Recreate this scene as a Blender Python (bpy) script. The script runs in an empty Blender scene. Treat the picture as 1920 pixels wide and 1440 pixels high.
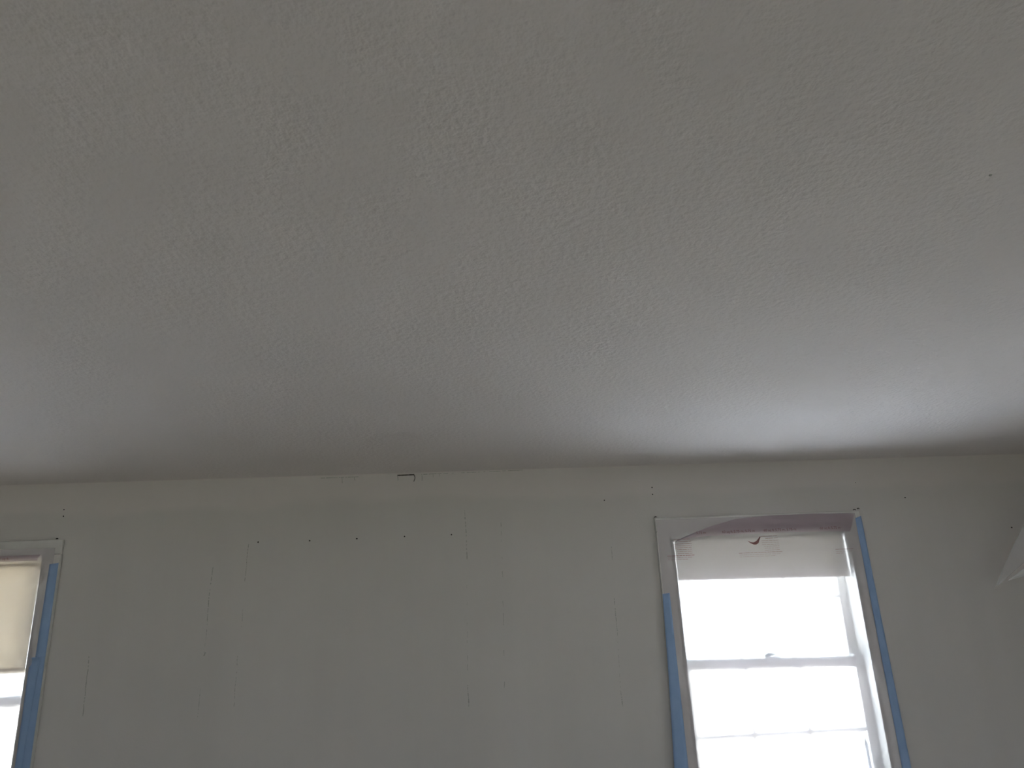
import bpy, bmesh, math, random
from mathutils import Vector, Matrix, noise

# ------------------------------------------------------------------ camera, light, exposure
scene = bpy.context.scene
COL = scene.collection
rng = random.Random(4)

PITCH, ROLL, YAW, FPX = math.radians(18.8), math.radians(-2.74), math.radians(4.44), 1442.0
CAM = Vector((0, 0, 1.66))
fwd = Vector((math.sin(YAW) * math.cos(PITCH), math.cos(YAW) * math.cos(PITCH), math.sin(PITCH)))
r0 = Vector((math.cos(YAW), -math.sin(YAW), 0))
u0 = r0.cross(fwd)
rt = r0 * math.cos(ROLL) + u0 * math.sin(ROLL)
up = -r0 * math.sin(ROLL) + u0 * math.cos(ROLL)
cam = bpy.data.objects.new('camera', bpy.data.cameras.new('camera'))
COL.objects.link(cam)
cam.matrix_world = Matrix.Translation(CAM) @ Matrix((rt, up, -fwd)).transposed().to_4x4()
cam.data.sensor_fit = 'HORIZONTAL'
cam.data.sensor_width = 36.0
cam.data.lens = 36.0 * FPX / 1920.0
cam.data.clip_start = 0.02
scene.camera = cam

world = bpy.data.worlds.new('world')
scene.world = world
world.use_nodes = True
bg = world.node_tree.nodes['Background']
bg.inputs['Color'].default_value = (0.79, 0.89, 1.0, 1)
bg.inputs['Strength'].default_value = 2.0

sun = bpy.data.objects.new('sun', bpy.data.lights.new('sun', 'SUN'))
COL.objects.link(sun)
sun.data.energy = 34.0
sun.data.angle = math.radians(1.0)
sun.data.color = (1.0, 0.975, 0.94)
sun.rotation_euler = (Vector((1.0, 0.12, -1.0))).to_track_quat('-Z', 'Y').to_euler()

scene.view_settings.view_transform = 'Standard'
scene.view_settings.look = 'None'
scene.view_settings.gamma = 1.0
scene.view_settings.use_curve_mapping = False
scene.view_settings.exposure = 1.43
scene.cycles.use_denoising = True
scene.cycles.max_bounces = 12
scene.cycles.diffuse_bounces = 6
scene.cycles.transmission_bounces = 8
scene.cycles.transparent_max_bounces = 16
scene.cycles.sample_clamp_indirect = 8.0

# room
XL, XR, YB, YF, ZC = -4.3, 2.86, -2.7, 3.5, 2.435      # left, right, rear, window wall, ceiling
TH = 0.18
WZ0, WZ1 = 0.90, 2.122                                # window openings
CW = 0.064                                            # casing width
W1 = (0.958, 1.804)                                   # opening beside the drape
W2 = (-2.619, -1.773)                                 # opening with the lowered cream shade
REAR_FILL = [(-2.8, -1.8), (0.3, 1.3)]                     # two unseen windows added behind the viewer to fill the room with light
RZ0, RZ1 = 0.80, 2.05
SIDE_FILL = (1.65, 2.12)                                   # low window added in the side wall, out of view, to light the ceiling
SZ0, SZ1 = 0.55, 1.50


def portal(x0, x1, z0, z1, y, facing):
    d = bpy.data.lights.new('daylight_portal', 'AREA')
    d.shape = 'RECTANGLE'
    d.size, d.size_y = x1 - x0, z1 - z0
    d.cycles.is_portal = True
    o = bpy.data.objects.new('daylight_portal', d)
    COL.objects.link(o)
    o.location = ((x0 + x1) / 2, y, (z0 + z1) / 2)
    o.rotation_euler = Vector((0, facing, 0)).to_track_quat('-Z', 'Z').to_euler()
    return o


for a, b in (W1, W2):
    portal(a, b, WZ0, WZ1, YF + TH + 0.02, -1)
for a, b in REAR_FILL:
    portal(a, b, RZ0, RZ1, YB - TH - 0.02, 1)
p = portal(SIDE_FILL[0], SIDE_FILL[1], SZ0, SZ1, 0, -1)
p.location = (XR + TH + 0.02, (SIDE_FILL[0] + SIDE_FILL[1]) / 2, (SZ0 + SZ1) / 2)
p.rotation_euler = Vector((-1, 0, 0)).to_track_quat('-Z', 'Z').to_euler()


# ------------------------------------------------------------------ materials
def nodes_of(name):
    m = bpy.data.materials.new(name)
    m.use_nodes = True
    nt = m.node_tree
    nt.nodes.clear()
    out = nt.nodes.new('ShaderNodeOutputMaterial')
    return m, nt, out


def N(nt, typ, **kw):
    n = nt.nodes.new(typ)
    for k, v in kw.items():
        setattr(n, k, v)
    return n


def noise_node(nt, vec, scale, detail=3.0, rough=0.5):
    n = N(nt, 'ShaderNodeTexNoise')
    n.inputs['Scale'].default_value = scale
    n.inputs['Detail'].default_value = detail
    n.inputs['Roughness'].default_value = rough
    nt.links.new(vec, n.inputs['Vector'])
    return n.outputs['Fac']


def ramp(nt, fac, stops):
    r = N(nt, 'ShaderNodeValToRGB')
    els = r.color_ramp.elements
    while len(els) < len(stops):
        els.new(0.5)
    for e, (p, c) in zip(els, stops):
        e.position = p
        e.color = (*c, 1)
    nt.links.new(fac, r.inputs['Fac'])
    return r.outputs['Color']


def mixc(nt, fac, a, b, blend='MIX'):
    m = N(nt, 'ShaderNodeMix', data_type='RGBA', blend_type=blend)
    if isinstance(fac, (int, float)):
        m.inputs['Factor'].default_value = fac
    else:
        nt.links.new(fac, m.inputs['Factor'])
    for s, v in (('A', a), ('B', b)):
        sock = [i for i in m.inputs if i.identifier == s + '_Color'][0]
        if isinstance(v, tuple):
            sock.default_value = (*v, 1)
        else:
            nt.links.new(v, sock)
    return [o for o in m.outputs if o.identifier == 'Result_Color'][0]


def bump(nt, height, strength, dist):
    b = N(nt, 'ShaderNodeBump')
    b.inputs['Strength'].default_value = strength
    b.inputs['Distance'].default_value = dist
    nt.links.new(height, b.inputs['Height'])
    return b.outputs['Normal']


def principled(nt, out, color, rough, normal=None, spec=0.5):
    p = N(nt, 'ShaderNodeBsdfPrincipled')
    if isinstance(color, tuple):
        p.inputs['Base Color'].default_value = (*color, 1)
    else:
        nt.links.new(color, p.inputs['Base Color'])
    p.inputs['Roughness'].default_value = rough
    p.inputs['Specular IOR Level'].default_value = spec
    if normal is not None:
        nt.links.new(normal, p.inputs['Normal'])
    nt.links.new(p.outputs['BSDF'], out.inputs['Surface'])
    return p


def obj_vec(nt, scale=(1, 1, 1), rot=(0, 0, 0)):
    tc = N(nt, 'ShaderNodeTexCoord')
    mp = N(nt, 'ShaderNodeMapping')
    mp.inputs['Scale'].default_value = scale
    mp.inputs['Rotation'].default_value = rot
    nt.links.new(tc.outputs['Object'], mp.inputs['Vector'])
    return mp.outputs['Vector']


def mat_ceiling():
    m, nt, out = nodes_of('stippled_ceiling_paint')
    v = obj_vec(nt)
    fine = noise_node(nt, v, 62, 2.5, 0.55)
    broad = noise_node(nt, v, 2.2, 3, 0.5)
    h = N(nt, 'ShaderNodeMath', operation='MULTIPLY_ADD')
    nt.links.new(broad, h.inputs[0])
    h.inputs[1].default_value = 0.4
    nt.links.new(fine, h.inputs[2])
    col = ramp(nt, broad, [(0.3, (0.75, 0.705, 0.692)), (0.7, (0.78, 0.733, 0.72))])
    principled(nt, out, col, 0.85, bump(nt, h.outputs[0], 0.42, 0.010), 0.25)
    return m


def mat_wall():
    m, nt, out = nodes_of('primed_plaster_wall')
    v = obj_vec(nt)
    streak = noise_node(nt, obj_vec(nt, (5.5, 1, 0.35)), 1.0, 4, 0.5)      # vertical roller lanes
    patch = noise_node(nt, v, 1.6, 4, 0.55)
    base = ramp(nt, streak, [(0.32, (0.68, 0.65, 0.634)), (0.68, (0.72, 0.69, 0.674))])
    base = mixc(nt, 0.35, base, ramp(nt, patch, [(0.3, (0.67, 0.645, 0.627)), (0.7, (0.735, 0.70, 0.684))]))
    # lighter brushed band along the ceiling with a wandering lower edge
    sep = N(nt, 'ShaderNodeSeparateXYZ')
    nt.links.new(v, sep.inputs[0])
    wob = N(nt, 'ShaderNodeMath', operation='MULTIPLY_ADD')
    nt.links.new(noise_node(nt, obj_vec(nt, (1.4, 1, 2.5)), 1.3, 3, 0.5), wob.inputs[0])
    wob.inputs[1].default_value = 0.16
    nt.links.new(sep.outputs['Z'], wob.inputs[2])
    mr = N(nt, 'ShaderNodeMapRange', interpolation_type='SMOOTHSTEP')
    mr.inputs['From Min'].default_value = 2.355
    mr.inputs['From Max'].default_value = 2.405
    nt.links.new(wob.outputs[0], mr.inputs['Value'])
    col = mixc(nt, mr.outputs[0], base, (0.76, 0.715, 0.70))
    orange = noise_node(nt, v, 120, 2, 0.5)
    principled(nt, out, col, 0.8, bump(nt, orange, 0.12, 0.003), 0.3)
    return m


def mat_plain(name, color, rough=0.5, var=0.06, scale=14.0, bstr=0.05, spec=0.4):
    m, nt, out = nodes_of(name)
    v = obj_vec(nt)
    f = noise_node(nt, v, scale, 4, 0.55)
    lo = tuple(c * (1 - var) for c in color)
    hi = tuple(min(1.0, c * (1 + var)) for c in color)
    principled(nt, out, ramp(nt, f, [(0.3, lo), (0.7, hi)]), rough, bump(nt, f, bstr, 0.004), spec)
    return m


def mat_film(name, tint, haze, clear, forward, gloss=0.05):
    """thin hazy polythene: part clear, part forward scattering, part milky"""
    m, nt, out = nodes_of(name)
    v = obj_vec(nt)
    f = noise_node(nt, v, 9, 3, 0.5)
    col = ramp(nt, f, [(0.3, tuple(c * 0.96 for c in tint)), (0.7, tint)])
    tr = N(nt, 'ShaderNodeBsdfTransparent')
    tr.inputs['Color'].default_value = (0.975, 0.965, 0.98, 1)
    rf = N(nt, 'ShaderNodeBsdfRefraction')
    rf.inputs['IOR'].default_value = 1.25
    rf.inputs['Roughness'].default_value = 0.62
    rf.inputs['Color'].default_value = (0.975, 0.965, 0.98, 1)
    tl = N(nt, 'ShaderNodeBsdfTranslucent')
    df = N(nt, 'ShaderNodeBsdfDiffuse')
    nt.links.new(col, tl.inputs['Color'])
    nt.links.new(col, df.inputs['Color'])
    gl = N(nt, 'ShaderNodeBsdfGlossy')
    gl.inputs['Roughness'].default_value = 0.22
    a = N(nt, 'ShaderNodeMixShader'); a.inputs[0].default_value = 0.62
    nt.links.new(tl.outputs[0], a.inputs[1]); nt.links.new(df.outputs[0], a.inputs[2])
    b = N(nt, 'ShaderNodeMixShader'); b.inputs[0].default_value = forward / max(1e-6, clear + forward)
    nt.links.new(tr.outputs[0], b.inputs[1]); nt.links.new(rf.outputs[0], b.inputs[2])
    c = N(nt, 'ShaderNodeMixShader'); c.inputs[0].default_value = haze / (haze + clear + forward)
    nt.links.new(b.outputs[0], c.inputs[1]); nt.links.new(a.outputs[0], c.inputs[2])
    d = N(nt, 'ShaderNodeMixShader'); d.inputs[0].default_value = gloss
    nt.links.new(c.outputs[0], d.inputs[1]); nt.links.new(gl.outputs[0], d.inputs[2])
    nt.links.new(d.outputs[0], out.inputs['Surface'])
    return m


def mat_shade(name, lo, hi, solid):
    m, nt, out = nodes_of(name)
    v = obj_vec(nt, (1, 1, 1))
    weave = noise_node(nt, obj_vec(nt, (220, 1, 260)), 1.0, 2, 0.5)
    col = ramp(nt, noise_node(nt, v, 3, 3, 0.5), [(0.3, lo), (0.7, hi)])
    tl = N(nt, 'ShaderNodeBsdfTranslucent')
    df = N(nt, 'ShaderNodeBsdfDiffuse')
    nt.links.new(col, tl.inputs['Color']); nt.links.new(col, df.inputs['Color'])
    nrm = bump(nt, weave, 0.1, 0.001)
    nt.links.new(nrm, df.inputs['Normal'])
    a = N(nt, 'ShaderNodeMixShader'); a.inputs[0].default_value = solid
    nt.links.new(tl.outputs[0], a.inputs[1]); nt.links.new(df.outputs[0], a.inputs[2])
    nt.links.new(a.outputs[0], out.inputs['Surface'])
    return m


def mat_glass():
    m, nt, out = nodes_of('window_glass')
    tr = N(nt, 'ShaderNodeBsdfTransparent')
    tr.inputs['Color'].default_value = (0.96, 0.98, 0.97, 1)
    gl = N(nt, 'ShaderNodeBsdfGlossy')
    gl.inputs['Roughness'].default_value = 0.02
    a = N(nt, 'ShaderNodeMixShader'); a.inputs[0].default_value = 0.05
    nt.links.new(tr.outputs[0], a.inputs[1]); nt.links.new(gl.outputs[0], a.inputs[2])
    nt.links.new(a.outputs[0], out.inputs['Surface'])
    return m


def mat_tape():
    m, nt, out = nodes_of('blue_crepe_tape')
    crepe = noise_node(nt, obj_vec(nt, (40, 40, 500)), 1.0, 3, 0.6)
    col = ramp(nt, noise_node(nt, obj_vec(nt), 18, 3, 0.5), [(0.3, (0.31, 0.46, 0.73)), (0.7, (0.35, 0.50, 0.77))])
    principled(nt, out, col, 0.6, bump(nt, crepe, 0.25, 0.001), 0.35)
    return m


def mat_floor():
    m, nt, out = nodes_of('pale_floorboards')
    grain = noise_node(nt, obj_vec(nt, (1.2, 14, 1)), 2.0, 6, 0.6)
    col = ramp(nt, grain, [(0.3, (0.52, 0.47, 0.41)), (0.7, (0.60, 0.55, 0.49))])
    principled(nt, out, col, 0.45, None, 0.5)
    return m


M = dict(
    ceiling=mat_ceiling(), wall=mat_wall(), trim=mat_plain('white_trim_paint', (0.72, 0.705, 0.69), 0.4),
    sash=mat_plain('white_sash_paint', (0.76, 0.755, 0.74), 0.45),
    film=mat_film('hazy_masking_film', (0.93, 0.83, 0.88), 0.135, 0.535, 0.33),
    fold=mat_film('layered_pink_film', (0.62, 0.50, 0.56), 0.60, 0.25, 0.15),
    sheet=mat_film('milky_dust_sheet', (0.88, 0.88, 0.88), 0.35, 0.60, 0.05),
    sheet_fold=mat_film('doubled_milky_sheet', (0.92, 0.92, 0.92), 0.70, 0.25, 0.05),
    shade=mat_shade('off_white_shade_cloth', (0.78, 0.76, 0.73), (0.82, 0.80, 0.77), 0.82),
    shade_cream=mat_shade('cream_shade_cloth', (0.80, 0.75, 0.66), (0.84, 0.79, 0.70), 0.68), glass=mat_glass(), tape=mat_tape(), floor=mat_floor(),
    ink=mat_plain('red_brown_print', (0.27, 0.13, 0.13), 0.6),
    ink_grey=mat_plain('grey_brown_print', (0.30, 0.22, 0.21), 0.6),
    dark=mat_plain('dark_hole', (0.05, 0.045, 0.04), 0.9),
    crack=mat_plain('grey_hairline', (0.48, 0.475, 0.45), 0.9, 0.25, 60),  # flat grey strips drawn as hairline cracks
    crack2=mat_plain('open_crack', (0.09, 0.08, 0.07), 0.9, 0.2, 60),
    lock=mat_plain('aged_metal', (0.20, 0.24, 0.24), 0.4, 0.1, 30, 0.05, 0.6),
    rod=mat_plain('pale_blue_rod', (0.72, 0.80, 0.86), 0.3),
    bounce_slab=mat_plain('pale_bounce_concrete', (0.71, 0.715, 0.72), 0.9, 0.06, 5),
    cool_bounce=mat_plain('blue_grey_bounce', (0.60, 0.66, 0.76), 0.8, 0.06, 5),  # tinted cool to colour the light it sends through the windows
    lawn=mat_plain('pale_dry_ground', (0.36, 0.35, 0.33), 0.95, 0.2, 6),
    yard=mat_plain('dark_yard_grass', (0.12, 0.13, 0.10), 0.95, 0.3, 6),
    jamb=mat_plain('darkened_jamb_paint', (0.55, 0.545, 0.53), 0.5),  # darker than the sash paint to offset the strong light falling here
    leaf=mat_plain('olive_leaf', (0.10, 0.11, 0.05), 0.6, 0.3, 40),
    bark=mat_plain('brown_bark', (0.12, 0.08, 0.05), 0.9, 0.3, 40),
)


# ------------------------------------------------------------------ mesh helpers
def link(name, me, mat, parent=None, kind=None, smooth=False):
    o = bpy.data.objects.new(name, me)
    COL.objects.link(o)
    if mat is not None and not me.materials:
        me.materials.append(M[mat])
    if parent is not None:
        o.parent = parent
    if kind:
        o['kind'] = kind
    if smooth:
        for p in me.polygons:
            p.use_smooth = True
    return o


def tag(o, label, cat, group=None):
    o['label'] = label
    o['category'] = cat
    if group:
        o['group'] = group
    return o


def empty(name, loc=(0, 0, 0)):
    o = bpy.data.objects.new(name, None)
    COL.objects.link(o)
    o.location = loc
    o.empty_display_size = 0.1
    return o


def prism(bm, quad, y0, y1):
    """quad: (x,z) corners, run round; solid between depth y0 and y1"""
    a = [bm.verts.new((x, y0, z)) for x, z in quad]
    b = [bm.verts.new((x, y1, z)) for x, z in quad]
    n = len(quad)
    bm.faces.new(a)
    bm.faces.new(list(reversed(b)))
    for i in range(n):
        bm.faces.new((a[i], b[i], b[(i + 1) % n], a[(i + 1) % n]))


def rect(x0, x1, z0, z1, tl=0.0):
    """rectangle whose right end is lifted by tl"""
    return [(x0, z0), (x1, z0 + tl), (x1, z1 + tl), (x0, z1)]


def finish(bm, bevel=0.0, seg=2):
    bmesh.ops.recalc_face_normals(bm, faces=bm.faces)
    if bevel:
        bmesh.ops.bevel(bm, geom=list(bm.edges), offset=bevel, segments=seg, affect='EDGES', profile=0.5)
    me = bpy.data.meshes.new('mesh')
    bm.to_mesh(me)
    bm.free()
    return me


def board(name, quad, y0, y1, mat, parent=None, bevel=0.003, kind=None):
    bm = bmesh.new()
    prism(bm, quad, y0, y1)
    return link(name, finish(bm, bevel), mat, parent, kind)


def box(bm, a, b):
    prism(bm, rect(a[0], b[0], a[2], b[2]), a[1], b[1])


# ------------------------------------------------------------------ room shell
def wall_with_openings(name, x0, x1, z0, z1, y0, y1, openings, oz, mat):
    bm = bmesh.new()
    xs = sorted([x0, x1] + [v for o in openings for v in o])
    zs = [z0, oz[0], oz[1], z1]
    for i in range(len(xs) - 1):
        for j in range(3):
            if j == 1 and any(abs(xs[i] - o[0]) < 1e-6 for o in openings):
                continue
            prism(bm, rect(xs[i], xs[i + 1], zs[j], zs[j + 1]), y0, y1)
    bmesh.ops.remove_doubles(bm, verts=bm.verts, dist=1e-5)
    # drop the coincident inner faces between the cells
    bm.verts.index_update()
    seen = {}
    for f in bm.faces:
        seen.setdefault(tuple(sorted(v.index for v in f.verts)), []).append(f)
    bmesh.ops.delete(bm, geom=[f for fs in seen.values() if len(fs) > 1 for f in fs], context='FACES_ONLY')
    return link(name, finish(bm), mat, None, 'structure')


wall_back = wall_with_openings('wall_back', XL - TH, XR + TH, 0, ZC, YF, YF + TH, [W2, W1], (WZ0, WZ1), 'wall')
wall_rear = wall_with_openings('wall_rear', XL - TH, XR + TH, 0, ZC, YB - TH, YB, REAR_FILL, (RZ0, RZ1), 'wall')


def slab(name, a, b, mat):
    bm = bmesh.new()
    box(bm, a, b)
    return link(name, finish(bm), mat, None, 'structure')


wall_left = slab('wall_left', (XL - TH, YB, 0), (XL, YF, ZC), 'wall')
wall_right = wall_with_openings('wall_right', YB, YF, 0, ZC, XR, XR + TH, [SIDE_FILL], (SZ0, SZ1), 'wall')
def swap_axes(me):
    for v in me.vertices:
        v.co = (v.co.y, v.co.x, v.co.z)
    me.flip_normals()
swap_axes(wall_right.data)
floor = slab('floor', (XL - TH, YB - TH, -0.2), (XR + TH, YF + TH, 0), 'floor')
ceiling = slab('ceiling', (XL - TH, YB - TH, ZC), (XR + TH, YF + TH, ZC + 0.25), 'ceiling')

# out of doors
bounce_slab = slab('bounce_slab', (-9, YF + TH, -0.62), (XR + TH + 9, YF + TH + 3.2, -0.50), 'cool_bounce')  # unseen slab added to throw light up onto the ceiling
lawn = slab('lawn', (-60, YF, -0.80), (60, 60, -0.60), 'lawn')
side_bounce_slab = slab('side_bounce_slab', (XR + TH, -8, -0.62), (XR + TH + 9, YF + TH, -0.50), 'bounce_slab')  # unseen pale slab added to bounce light in through the side opening
yard = slab('yard', (-60, -60, -0.80), (60, YF, -0.60), 'yard')


# ------------------------------------------------------------------ windows
def make_window(name, x0, x1, tilt):
    """six-over-six double hung window with flat casing; tilt = how far the meeting rail has settled"""
    w = empty(name, ((x0 + x1) / 2, YF, WZ0))
    w['kind'] = 'structure'
    inv = Matrix.Translation(-Vector(w.location))

    def put(nm, quad, y0, y1, mat, parent=None, bevel=0.002):
        o = board(nm, quad, y0, y1, mat, parent or w, bevel)
        if parent is None:
            o.matrix_parent_inverse = inv
        return o

    yc = YF - 0.020
    put('head_casing', rect(x0 - CW, x1 + CW, WZ1, WZ1 + CW), yc, YF, 'trim', bevel=0.004)
    put('side_casing', rect(x0 - CW, x0, WZ0 - 0.02, WZ1), yc, YF, 'trim', bevel=0.004)
    put('side_casing', rect(x1, x1 + CW, WZ0 - 0.02, WZ1), yc, YF, 'trim', bevel=0.004)
    put('stool', rect(x0 - CW - 0.02, x1 + CW + 0.02, WZ0 - 0.045, WZ0 - 0.02), YF - 0.05, YF + 0.05, 'trim', bevel=0.006)
    put('apron', rect(x0 - CW, x1 + CW, WZ0 - 0.115, WZ0 - 0.045), YF - 0.018, YF, 'trim', bevel=0.004)
    j = 0.012
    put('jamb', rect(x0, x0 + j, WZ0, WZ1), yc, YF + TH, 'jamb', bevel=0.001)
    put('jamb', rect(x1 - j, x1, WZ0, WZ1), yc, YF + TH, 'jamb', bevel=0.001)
    put('head_jamb', rect(x0 + j, x1 - j, WZ1 - j, WZ1), yc, YF + TH, 'sash', bevel=0.001)
    put('sill', rect(x0 + j, x1 - j, WZ0 - 0.02, WZ0 + 0.012), yc, YF + TH + 0.04, 'sash', bevel=0.003)

    a, b = x0 + j, x1 - j
    zm = 1.530

    def sash(nm, z0, z1, bot, top, ya, yb, lean_bot, lean_top):
        s = empty(nm, (0, 0, 0))
        s.parent = w
        s.matrix_parent_inverse = inv
        st = 0.040

        def sp(n2, quad, ya2=ya, yb2=yb, mat='sash', bevel=0.003):
            return board(n2, quad, ya2, yb2, mat, s, bevel)

        sp('stile', rect(a, a + st, z0, z1))
        sp('stile', rect(b - st, b, z0, z1))
        sp('rail', rect(a + st, b - st, z0 + (-lean_bot / 2), z0 + bot - lean_bot / 2, lean_bot))
        sp('rail', rect(a + st, b - st, z1 - top - lean_top / 2, z1 - lean_top / 2, lean_top))
        gx0, gx1, gz0, gz1 = a + st, b - st, z0 + bot, z1 - top
        mw = 0.018
        cx = [gx0 + (gx1 - gx0) * k / 3 for k in (1, 2)]
        cz = (gz0 + gz1) / 2
        ex = abs(lean_top) / 2 + abs(lean_bot) / 2
        for c in cx:
            sp('muntin', rect(c - mw / 2, c + mw / 2, gz0 - ex, gz1 + ex), ya + 0.006, yb - 0.006, bevel=0.004)
        sp('muntin', rect(gx0, gx1, cz - mw / 2, cz + mw / 2), ya + 0.0065, yb - 0.0065, bevel=0.004)
        cols = [gx0] + cx + [gx1]
        ym = (ya + yb) / 2
        for i in range(3):
            for za, zb in ((gz0 - ex, cz), (cz, gz1 + ex)):
                sp('pane', rect(cols[i], cols[i + 1], za, zb), ym - 0.0015, ym + 0.0015, 'glass', bevel=0)
        return s

    lower = sash('lower_sash', WZ0 + 0.012, zm + 0.028, 0.070, 0.046, YF + 0.050, YF + 0.084, 0, tilt)
    upper = sash('upper_sash', zm - 0.018, WZ1 - j, 0.046, 0.046, YF + 0.090, YF + 0.124, tilt, 0)
    # sash lock on the meeting rail
    cxl = (x0 + x1) / 2 + 0.005
    zt = zm + 0.028
    lk = empty('sash_lock', (cxl, YF + 0.066, zt))
    lk.parent = lower
    bm = bmesh.new()
    box(bm, (-0.034, -0.012, -0.003), (0.034, 0.012, 0.006))
    link('base_plate', finish(bm, 0.002), 'sash', lk)
    bm = bmesh.new()
    prof = [(-0.036, 0.006), (-0.026, 0.006), (0.030, 0.012), (0.034, 0.016), (0.010, 0.018), (-0.016, 0.022), (-0.032, 0.016)]
    prism(bm, prof, -0.008, 0.008)
    link('lever', finish(bm, 0.0015), 'lock', lk)
    return w


window_1 = make_window('window_1', W1[0], W1[1], -0.018)
window_2 = make_window('window_2', W2[0], W2[1], 0.0)


def fill_window(name, x0, x1, wall, out, z0, z1, swap=False):
    """added two-light casement that lets in fill light: wall = depth of the wall face, out = direction to the outdoors"""
    loc = ((x0 + x1) / 2, wall, z0)
    w = empty(name, (loc[1], loc[0], loc[2]) if swap else loc)
    w['kind'] = 'structure'
    inv = Matrix.Translation(-Vector(w.location))
    xm = (x0 + x1) / 2

    def put(n, q, ya, yb, mat, bevel=0.003):
        o = board(n, q, wall + out * ya, wall + out * yb, mat, w, bevel)
        if swap:
            swap_axes(o.data)
        o.matrix_parent_inverse = inv

    for n, q in [('head_casing', rect(x0 - .07, x1 + .07, z1, z1 + .07)), ('side_casing', rect(x0 - .07, x0, z0, z1)),
                 ('side_casing', rect(x1, x1 + .07, z0, z1)), ('stool', rect(x0 - .09, x1 + .09, z0 - .03, z0))]:
        put(n, q, -0.02, 0, 'trim')
    for n, q in [('stile', rect(x0, x0 + .05, z0, z1)), ('stile', rect(x1 - .05, x1, z0, z1)),
                 ('mullion', rect(xm - .03, xm + .03, z0 + .06, z1 - .05)),
                 ('rail', rect(x0 + .05, x1 - .05, z0, z0 + .06)), ('rail', rect(x0 + .05, x1 - .05, z1 - .05, z1))]:
        put(n, q, 0.06, 0.10, 'sash')
    for xa, xb in ((x0 + .05, xm - .03), (xm + .03, x1 - .05)):
        put('pane', rect(xa, xb, z0 + .06, z1 - .05), 0.079, 0.082, 'glass', 0)


fill_window('fill_window_3', *REAR_FILL[0], YB, -1, RZ0, RZ1)
fill_window('fill_window_4', *REAR_FILL[1], YB, -1, RZ0, RZ1)
fill_window('fill_window_5', *SIDE_FILL, XR, 1, SZ0, SZ1, True)


# ------------------------------------------------------------------ roller shades
def roller_shade(x0, x1, zb, lean, mat, label):
    y = YF + 0.022
    t = empty('roller_shade', ((x0 + x1) / 2, y, zb))
    tag(t, label, 'shade', 'roller shades in the masked windows')
    inv = Matrix.Translation(-Vector(t.location))
    zt = WZ1 - 0.030
    bm = bmesh.new()
    nx, nz = 16, 14
    g = []
    for j in range(nz + 1):
        row = []
        for i in range(nx + 1):
            u, v = i / nx, j / nz
            z = zb + (zt - zb) * v + lean * (u - 0.5) * (1 - v)
            row.append(bm.verts.new((x0 + (x1 - x0) * u, y + 0.004 * math.sin(3.1 * u + 1.2) * (1 - v), z)))
        g.append(row)
    for j in range(nz):
        for i in range(nx):
            bm.faces.new((g[j][i], g[j][i + 1], g[j + 1][i + 1], g[j + 1][i]))
    c = link('cloth', finish(bm), mat, t, smooth=True)
    c.matrix_parent_inverse = inv
    md = c.modifiers.new('thickness', 'SOLIDIFY')
    md.thickness = 0.0006
    h = board('hem_bar', rect(x0, x1, zb - 0.010 - lean / 2, zb + 0.010 - lean / 2, lean), y - 0.005, y + 0.005, mat, t, 0.003)
    h.matrix_parent_inverse = inv
    bm = bmesh.new()
    bmesh.ops.create_cone(bm, cap_ends=True, segments=24, radius1=0.017, radius2=0.017, depth=x1 - x0 + 0.008,
                          matrix=Matrix.Translation(((x0 + x1) / 2, y + 0.016, zt)) @ Matrix.Rotation(math.pi / 2, 4, 'Y'))
    r = link('roller', finish(bm), mat, t, smooth=True)
    r.matrix_parent_inverse = inv
    return t


roller_shade(0.986, 1.786, 1.908, -0.014, 'shade', 'short off-white roller shade drawn a little way down above bare sash panes')
roller_shade(-2.600, -1.806, 1.655, 0.0, 'shade_cream', 'long cream roller shade glowing down to the meeting rail of its window')


# ------------------------------------------------------------------ masking film
def sm(a, b, x):
    t = max(0.0, min(1.0, (x - a) / (b - a)))
    return t * t * (3 - 2 * t)


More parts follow.
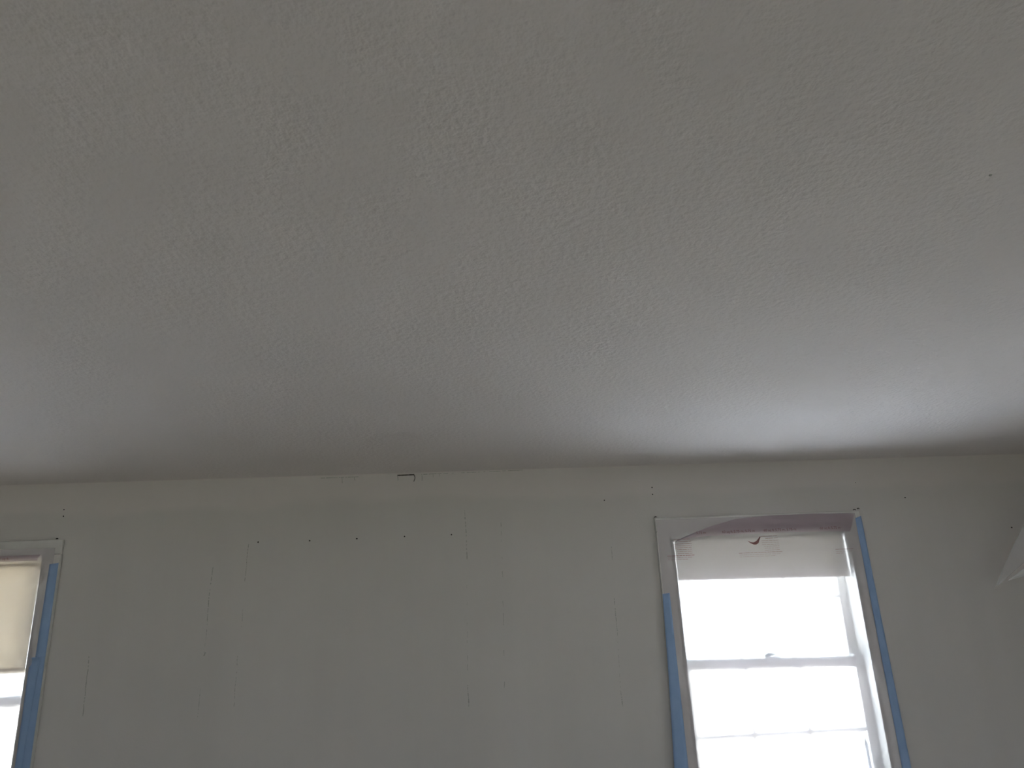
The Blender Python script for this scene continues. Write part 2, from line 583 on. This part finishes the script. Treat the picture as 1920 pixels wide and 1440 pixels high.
def make_film(x0, x1, fx0, fx1, ztop, zbot, label, seed, creases):
    """sheet stretched over the casing of opening x0..x1, drawn a little into the recess"""
    t = empty('masking_film', ((x0 + x1) / 2, YF - 0.021, zbot))
    tag(t, label, 'plastic film', 'masking films over the windows')
    inv = Matrix.Translation(-Vector(t.location))
    nx, nz = 110, 150
    bm = bmesh.new()
    g = []
    for j in range(nz + 1):
        row = []
        for i in range(nx + 1):
            u, v = i / nx, j / nz
            x = fx0 + (fx1 - fx0) * u
            z = zbot + (ztop - zbot) * v
            inside = sm(0, 0.10, x - x0) * sm(0, 0.10, x1 - x) * sm(0, 0.10, WZ1 - z)
            y = YF - 0.0215
            y += 0.016 * inside
            p = Vector((x * 7 + seed, z * 2.2, seed))
            y += 0.0045 * inside * noise.noise(p)
            # tension pleats that fan in from the taped sides
            for ex, sgn in ((x1, 1), (x0, -1)):
                d = abs(ex - x)
                k = math.exp(-(d / 0.09) ** 2) * (1 - sm(0.008, 0.030, (x - ex) * sgn))
                ph = noise.noise(Vector((z * 9 + (x - ex) * sgn * -7, (x - ex) * 2.0, seed + 3)))
                ph2 = noise.noise(Vector((z * 24 + (x - ex) * sgn * -20, (x - ex) * 5.0, seed + 8)))
                y -= k * max(0.0, ph) * 0.008 + k * max(0.0, ph2) * 0.0025
            for (cx, cz, dx, dz, ln, wd, hh) in creases:
                hh = min(hh, 0.5 * wd)
                rx, rz = x - cx, z - cz
                al = rx * dx + rz * dz
                ac = -rx * dz + rz * dx
                if -0.01 < al < ln:
                    y -= hh * (1 - 0.88 * sm(-0.01, 0.02, max(x - x1, x0 - x))) * math.exp(-(ac / wd) ** 2) * (1 - sm(0.5 * ln, ln, al))
            row.append(bm.verts.new((x, y, z)))
        g.append(row)
    for j in range(nz):
        for i in range(nx):
            bm.faces.new((g[j][i], g[j][i + 1], g[j + 1][i + 1], g[j + 1][i]))
    s = link('sheet', finish(bm), 'film', t, smooth=True)
    s.matrix_parent_inverse = inv
    return t, inv


film1, inv1 = make_film(W1[0], W1[1], 0.899, 1.842, 2.176, 0.86,
                        'hazy printed plastic film taped over the window with the short shade', 2.3,
                        [(1.842, 2.16, -0.68, -0.73, 0.14, 0.006, 0.006),
                         (1.835, 1.22, -0.75, -0.66, 0.16, 0.010, 0.010), (1.838, 1.17, -0.5, -0.87, 0.20, 0.008, 0.009),
                         (1.838, 1.42, -0.6, -0.8, 0.10, 0.005, 0.005), (1.835, 1.66, -0.55, -0.83, 0.12, 0.006, 0.006),
                         (1.835, 1.56, -0.7, -0.72, 0.10, 0.005, 0.006), (0.925, 1.46, 0.8, 0.6, 0.07, 0.005, 0.008),
                         (0.925, 1.43, 0.95, 0.1, 0.06, 0.004, 0.007), (0.925, 1.40, 0.8, -0.6, 0.08, 0.005, 0.008)])
film2, inv2 = make_film(W2[0], W2[1], -2.678, -1.735, 2.150, 0.86,
                        'hazy plastic film taped over the window with the long cream shade', 7.7,
                        [(-1.78, 1.62, -0.6, 0.8, 0.10, 0.005, 0.008), (-1.78, 1.58, -0.85, 0.5, 0.09, 0.005, 0.008),
                         (-1.78, 1.53, -0.9, -0.4, 0.10, 0.005, 0.007), (-1.79, 1.44, -0.8, -0.6, 0.12, 0.005, 0.006),
                         (-1.785, 1.98, 0.05, -1.0, 0.36, 0.010, 0.010)])


def strip(name, lower, upper, ydepth, mat, parent, inv, n=40, rows=4, bulge=0.0):
    """band between two (x,z) polylines, standing slightly proud"""
    def at(pl, t):
        L = [0.0]
        for a, b in zip(pl, pl[1:]):
            L.append(L[-1] + math.hypot(b[0] - a[0], b[1] - a[1]))
        s = t * L[-1]
        for k in range(len(pl) - 1):
            if s <= L[k + 1] or k == len(pl) - 2:
                f = (s - L[k]) / max(1e-9, L[k + 1] - L[k])
                return (pl[k][0] + (pl[k + 1][0] - pl[k][0]) * f, pl[k][1] + (pl[k + 1][1] - pl[k][1]) * f)
    bm = bmesh.new()
    g = []
    for j in range(rows + 1):
        v = j / rows
        row = []
        for i in range(n + 1):
            a, b = at(lower, i / n), at(upper, i / n)
            row.append(bm.verts.new((a[0] + (b[0] - a[0]) * v, ydepth - bulge * math.sin(math.pi * v), a[1] + (b[1] - a[1]) * v)))
        g.append(row)
    for j in range(rows):
        for i in range(n):
            bm.faces.new((g[j][i], g[j][i + 1], g[j + 1][i + 1], g[j + 1][i]))
    o = link(name, finish(bm), mat, parent, smooth=True)
    if inv is not None:
        o.matrix_parent_inverse = inv
    return o


# the unrolled, still folded pink top edge of the film
fold1 = strip('folded_edge',
              [(0.978, 2.072), (1.02, 2.085), (1.12, 2.094), (1.30, 2.096), (1.50, 2.096), (1.70, 2.094), (1.80, 2.090)],
              [(0.982, 2.078), (1.06, 2.108), (1.16, 2.140), (1.27, 2.166), (1.42, 2.176), (1.64, 2.178), (1.836, 2.170)],
              YF - 0.0265, 'fold', film1, inv1, 60, 6, 0.004)
fold2 = strip('folded_edge', [(-2.62, 2.098), (-2.2, 2.098), (-1.80, 2.098)], [(-2.62, 2.122), (-2.2, 2.122), (-1.79, 2.122)],
              YF - 0.0265, 'fold', film2, inv2, 40, 4, 0.003)


def text(body, size, x, z, y, mat, parent, inv, lean=-0.02, name='printed_text'):
    cu = bpy.data.curves.new('txt', 'FONT')
    cu.body = body
    cu.size = size
    cu.resolution_u = 2
    tmp = bpy.data.objects.new('txt', cu)
    COL.objects.link(tmp)
    bpy.context.view_layer.update()
    me = bpy.data.meshes.new_from_object(tmp.evaluated_get(bpy.context.evaluated_depsgraph_get()))
    bpy.data.objects.remove(tmp)
    ca, sa = math.cos(lean), math.sin(lean)
    for v in me.vertices:
        px, pz = v.co.x, v.co.y
        v.co = (x + px * ca - pz * sa, y, z + px * sa + pz * ca)
    me.materials.clear()
    o = link(name, me, mat, parent)
    o.matrix_parent_inverse = inv
    return o


PY = YF - 0.0335
for x in (1.075, 1.195, 1.390, 1.655):
    text('60 sq ft 5.75 m, 5.75 m' if 1.1 < x < 1.6 else '5.75 m' if x < 1.1 else '60 sq ft 5.75 m', 0.0165, x, 2.103, PY, 'ink', film1, inv1, 0.0)
for x in (-2.30, -2.08, -1.96):
    text('5.75 m, 5.75 m' if x < -2 else '60 sq ft', 0.0150, x, 2.104, PY, 'ink', film2, inv2, 0.0)


def print_lines(rows, y, mat, parent, inv, name='small_print'):
    """rows of unreadable small print: runs of short dashes"""
    bm = bmesh.new()
    for (xa, xb, z, h) in rows:
        x = xa
        while x < xb:
            w = rng.uniform(0.006, 0.022)
            e = min(x + w, xb)
            q = [(x, z), (e, z - 0.010 * (e - x)), (e, z + h), (x, z + h)]
            bm.faces.new([bm.verts.new((p, y, q_)) for p, q_ in q])
            x = e + rng.uniform(0.001, 0.004)
    o = link(name, finish(bm), mat, parent)
    o.matrix_parent_inverse = inv


FY = YF - 0.0275
def block(ox):
    rows = [(1.375 + ox, 1.453 + ox, 2.082, 0.0018), (1.395 + ox, 1.453 + ox, 2.072, 0.0018)]
    for k in range(6):
        rows.append(((1.375 if k < 3 else 1.385) + ox, 1.455 + ox, 2.062 - 0.0085 * k, 0.0014))
    rows += [(1.262 + ox, 1.465 + ox, 2.010, 0.0024), (1.265 + ox, 1.455 + ox, 2.002, 0.0012), (1.265 + ox, 1.430 + ox, 1.994, 0.0012)]
    return rows
print_lines(block(0), FY, 'ink_grey', film1, inv1)
print_lines([(max(r[0], 0.932), *r[1:]) for r in block(-0.405) if r[1] > 0.94], FY, 'ink', film1, inv1)
print_lines([(1.715, 1.800, 2.010, 0.0024), (1.715, 1.79, 2.001, 0.0012), (1.715, 1.75, 1.993, 0.0012)], FY, 'ink_grey', film1, inv1)

# the curved swoosh mark beside the small print
bm = bmesh.new()
low = [(1.318, 2.066), (1.330, 2.054), (1.345, 2.047), (1.358, 2.047), (1.369, 2.054), (1.374, 2.066), (1.382, 2.080)]
hig = [(1.318, 2.0665), (1.332, 2.059), (1.346, 2.0575), (1.358, 2.062), (1.365, 2.068), (1.371, 2.074), (1.378, 2.083)]
va = [bm.verts.new((x - 0.008, FY, z)) for x, z in low]
vb = [bm.verts.new((x - 0.008, FY, z)) for x, z in hig]
for i in range(len(low) - 1):
    bm.faces.new((va[i], va[i + 1], vb[i + 1], vb[i]))
o = link('printed_mark', finish(bm), 'ink', film1)
o.matrix_parent_inverse = inv1


# ------------------------------------------------------------------ painter's tape
def tape(inner, outer, y, label, wrap=0.0):
    """strip of tape between two (x,z) polylines running downwards; same point count"""
    n = len(inner)
    bm = bmesh.new()
    cols = []
    for (a, b, k) in zip(inner, outer, range(n)):
        row = []
        for s in range(5):
            f = s / 4
            row.append(bm.verts.new((a[0] + (b[0] - a[0]) * f, y - 0.0012 * noise.noise(Vector((k * 1.7, f * 2, 0))) + wrap * f * f, a[1] + (b[1] - a[1]) * f)))
        cols.append(row)
    for k in range(n - 1):
        for s in range(4):
            bm.faces.new((cols[k][s], cols[k][s + 1], cols[k + 1][s + 1], cols[k + 1][s]))
    o = link('painter_tape', finish(bm), 'tape', smooth=True)
    md = o.modifiers.new('thickness', 'SOLIDIFY')
    md.thickness = 0.0004
    tag(o, label, 'tape', "strips of blue painter's tape")
    return o


def run(pts, n=24):
    """resample a polyline of (x,z) with straight runs"""
    res = []
    for i in range(n + 1):
        s = i / n * (len(pts) - 1)
        k = min(int(s), len(pts) - 2)
        f = s - k
        res.append((pts[k][0] + (pts[k + 1][0] - pts[k][0]) * f, pts[k][1] + (pts[k + 1][1] - pts[k][1]) * f))
    return res


tape(run([(1.838, 2.150), (1.838, 1.7), (1.838, 1.2), (1.834, 0.87)]), run([(1.868, 2.160), (1.872, 1.7), (1.876, 1.2), (1.878, 0.87)]),
     YF - 0.0232, "blue painter's tape strip running unbroken down the casing side nearer the loose plastic sheet")
tape(run([(0.926, 1.852), (0.926, 1.5), (0.926, 1.2), (0.926, 0.87)]), run([(0.893, 1.848), (0.882, 1.5), (0.868, 1.2), (0.862, 0.87)]),
     YF - 0.0232, "blue painter's tape strip starting partway down the short-shade window, its edge hanging loose")
tape(run([(-1.748, 2.080), (-1.752, 1.6), (-1.752, 0.87)]), run([(-1.7115, 2.085), (-1.7110, 1.6), (-1.7105, 0.87)]),
     YF - 0.0232, "long blue tape strip on the long-shade window's casing, along its outer edge")
tape(run([(-1.770, 1.705), (-1.768, 1.4), (-1.766, 0.87)]), run([(-1.728, 1.706), (-1.738, 1.4), (-1.740, 0.87)]),
     YF - 0.0246, "shorter blue tape piece overlapping the long strip beside the cream shade")


# ------------------------------------------------------------------ loose plastic sheet on the side wall
ps = empty('plastic_sheet', (XR, 3.2, 1.7))
tag(ps, 'loose translucent plastic sheet with a folded corner hanging from the side wall', 'plastic sheet')
invp = Matrix.Translation(-Vector(ps.location))


def patch(name, A, B, T, bend, mat, n=20):
    """three-cornered drape: edge A-B gathers to the point T, bowed along bend"""
    A, B, T, bend = map(Vector, (A, B, T, bend))
    bm = bmesh.new()
    g = []
    for j in range(n + 1):
        v = j / n
        row = []
        for i in range(n + 1):
            u = i / n
            p = A.lerp(B, u).lerp(T, v)
            p += bend * math.sin(math.pi * v) * (0.6 + 0.4 * math.cos(3.0 * u))
            p.y += 0.012 * noise.noise(Vector((u * 3, v * 4, 1.3))) * (1 - v) * math.sin(math.pi * min(1, v * 3) / 2)
            row.append(bm.verts.new(p))
        g.append(row)
    for j in range(n):
        for i in range(n):
            bm.faces.new((g[j][i], g[j][i + 1], g[j + 1][i + 1], g[j + 1][i]))
    bmesh.ops.remove_doubles(bm, verts=bm.verts, dist=1e-4)
    o = link(name, finish(bm), mat, ps, smooth=True)
    o.matrix_parent_inverse = invp
    md = o.modifiers.new('thickness', 'SOLIDIFY')
    md.thickness = 0.0003
    return o


patch('drape', (XR - 0.002, 3.20, 2.40), (XR - 0.002, 3.12, 2.20), (2.236, 3.20, 1.794), (-0.028, 0, 0.045), 'sheet')
patch('folded_corner', (XR - 0.004, 3.11, 2.23), (XR - 0.004, 3.11, 1.957), (2.296, 3.19, 1.826), (0.0, -0.02, -0.010), 'sheet_fold')


# ------------------------------------------------------------------ marks on the wall
def hole(x, z, r, parent=wall_back, y=YF, n=8):
    """small open nail hole: a dark dimple with a raised lip"""
    bm = bmesh.new()
    c = bm.verts.new((x, y - 0.0003, z))
    ring = [bm.verts.new((x + r * math.cos(a) * rng.uniform(.8, 1.2), y - 0.0009, z + r * math.sin(a) * rng.uniform(.8, 1.2)))
            for a in [2 * math.pi * k / n for k in range(n)]]
    base = [bm.verts.new((x + (v.co.x - x) * 1.15, y + 0.0005, z + (v.co.z - z) * 1.15)) for v in ring]
    for k in range(n):
        bm.faces.new((c, ring[k], ring[(k + 1) % n]))
        bm.faces.new((ring[k], base[k], base[(k + 1) % n], ring[(k + 1) % n]))
    return link('nail_hole', finish(bm), 'dark', parent)


def crack(pts, w, mat, gaps=0.0, name='hairline_crack', y=YF, parent=wall_back):
    """jagged hairline of varying width following (x,z) points"""
    bm = bmesh.new()
    n = 40
    line = run(pts, n)
    px = [p[0] + 0.0022 * noise.noise(Vector((p[1] * 30, p[0] * 5, 2))) for p in line]
    horiz = abs(pts[-1][0] - pts[0][0]) > abs(pts[-1][1] - pts[0][1])
    for i in range(n):
        if rng.random() < gaps:
            continue
        wa = w * rng.uniform(0.5, 1.1) / 2
        wb = w * rng.uniform(0.5, 1.1) / 2
        (xa, za), (xb, zb) = line[i], line[i + 1]
        if horiz:
            q = [(xa, za - wa), (xb, zb - wb), (xb, zb + wb), (xa, za + wa)]
        else:
            xa, xb = px[i], px[i + 1]
            q = [(xa - wa, za), (xb - wb, zb), (xb + wb, zb), (xa + wa, za)]
        prism(bm, q, y - 0.0005, y + 0.001)
    return link(name, finish(bm), mat, parent)


def WP(px, py):
    """point of the window wall (x,z) seen at a photograph pixel; used to measure the marks"""
    d = fwd + rt * ((px - 960) / FPX) + up * ((720 - py) / FPX)
    k = YF / d.y
    return (CAM.x + d.x * k, CAM.z + d.z * k)


for px, py, r in [(484, 1016.5, .0030), (580.5, 1014, .0034), (669, 1010, .0034), (758.5, 1006, .0030), (846.5, 1002.5, .0028),
                  (120, 955.5, .0026), (119, 968, .0030), (1222.5, 914, .0028), (1223.5, 927, .0028), (1897, 989, .0036),
                  (1697, 933, .0030), (1133, 938, .0028), (1604, 905, .0018)]:
    hole(*WP(px, py), r)

for pts, w, mat, gaps in [
    ([(745, 891.5), (776.5, 890)], .0075, 'crack2', 0), ([(776.5, 890), (778, 896), (776, 903)], .0045, 'crack2', 0),
    ([(745.5, 891), (746, 901)], .003, 'crack', 0), ([(791, 891), (791.5, 901)], .003, 'crack', 0),
    ([(641, 896), (641.5, 906)], .003, 'crack', .1), ([(664, 894), (665, 901)], .003, 'crack', .1),
    ([(600, 896.5), (672, 894)], .0035, 'crack', .25), ([(790, 889.5), (840, 887.5)], .003, 'crack', .2),
    ([(840, 887.5), (980, 881.5)], .0025, 'crack', .5),
    ([(812, 889), (812.5, 896)], .002, 'crack', .2), ([(823, 888), (824, 893)], .002, 'crack', .2),
    ([(400, 1060), (392, 1120), (388, 1172)], .0042, 'crack', .25), ([(385, 1223), (382, 1230)], .006, 'crack', 0),
    ([(388, 1180), (382, 1226)], .002, 'crack', .6), ([(466, 1020), (459, 1090)], .0032, 'crack', .35),
    ([(455, 1143), (453, 1175)], .0025, 'crack', .4), ([(446, 1230), (438, 1330)], .0025, 'crack', .5),
    ([(376, 1290), (371, 1345)], .0025, 'crack', .5),
    ([(167, 1230), (160, 1300), (155, 1345)], .0038, 'crack', .2),
    ([(871, 957), (873, 985), (876, 1056)], .0048, 'crack', .35), ([(877, 1285), (879, 1325)], .0045, 'crack', .25),
    ([(875, 1060), (877, 1280)], .002, 'crack', .75),
    ([(939, 980), (942, 1060), (946, 1290)], .0022, 'crack', .65),
    ([(1146, 1025), (1149, 1050)], .0032, 'crack', .3), ([(1152, 1122), (1157, 1183)], .0036, 'crack', .3),
    ([(1164, 1298), (1168, 1325)], .0050, 'crack', .3), ([(1157, 1183), (1164, 1298)], .002, 'crack', .7),
]:
    crack([WP(*p) for p in pts], w, mat, gaps)

# chipped caulk where the casing heads meet the wall
for px, py, w in [(1229, 969.5, .010), (1602, 956, .014), (1609, 954, .012), (107, 1010.5, .010)]:
    x, z = WP(px, py)
    o = crack([(x - w / 2, z), (x, z + .002), (x + w / 2, z + .0005)], .005, 'crack2', 0, 'chipped_caulk', YF - 0.0005)

# fly speck on the ceiling
d = fwd + rt * ((1857 - 960) / FPX) + up * ((720 - 328) / FPX)
k = (ZC - CAM.z) / d.z
bm = bmesh.new()
bmesh.ops.create_uvsphere(bm, u_segments=8, v_segments=6, radius=0.003)
o = link('speck', finish(bm), 'crack', ceiling, smooth=True)
o.location = (CAM.x + d.x * k, CAM.y + d.y * k, ZC)


# ------------------------------------------------------------------ behind the film
bm = bmesh.new()
rod_x, rod_y = 1.726, YF + 0.030
bmesh.ops.create_cone(bm, cap_ends=True, segments=12, radius1=0.007, radius2=0.007, depth=0.28, matrix=Matrix.Translation((0, 0, 0.14)))
rod = empty('window_rod', (rod_x, rod_y, WZ0 + 0.012))
tag(rod, 'slim pale rod with a dark pointed tip standing on the sill behind the film', 'rod')
link('shaft', finish(bm), 'rod', rod, smooth=True)
bm = bmesh.new()
bmesh.ops.create_cone(bm, cap_ends=True, segments=12, radius1=0.008, radius2=0.001, depth=0.03, matrix=Matrix.Translation((0, 0, 0.292)))
link('tip', finish(bm), 'lock', rod, smooth=True)

shrub = empty('shrub', (1.95, YF + 0.75, -0.50))
shrub.scale = (1.0, 1.0, 1.23)
tag(shrub, 'small leafy shrub outdoors beyond the window with the rod', 'shrub')
bm = bmesh.new()
for k in range(7):
    a = k * 0.9
    p0 = Vector((0, 0, 0)); p1 = Vector((0.16 * math.cos(a), 0.16 * math.sin(a), 1.15 + 0.06 * (k % 3)))
    dirv = p1 - p0
    bmesh.ops.create_cone(bm, cap_ends=True, segments=6, radius1=0.010, radius2=0.003, depth=dirv.length,
                          matrix=Matrix.Translation((p0 + p1) / 2) @ dirv.to_track_quat('Z', 'Y').to_matrix().to_4x4())
link('stems', finish(bm), 'bark', shrub)
bm = bmesh.new()
for k in range(220):
    a = rng.uniform(0, 6.28); z = rng.uniform(0.25, 1.24); r = 0.03 + 0.20 * rng.random() * (0.4 + z / 1.6)
    c = Vector((r * math.cos(a), r * math.sin(a), z))
    m = Matrix.Translation(c) @ Matrix.Rotation(rng.uniform(0, 6.28), 4, 'Z') @ Matrix.Rotation(rng.uniform(-1, 1), 4, 'X')
    L, w = rng.uniform(0.04, 0.07), 0.012
    vs = [bm.verts.new(m @ Vector(q)) for q in ((0, 0, 0), (w, L * .5, .006), (0, L, 0), (-w, L * .5, .006))]
    bm.faces.new(vs)
lv = link('foliage', finish(bm), 'leaf', shrub)
lv['kind'] = 'stuff'
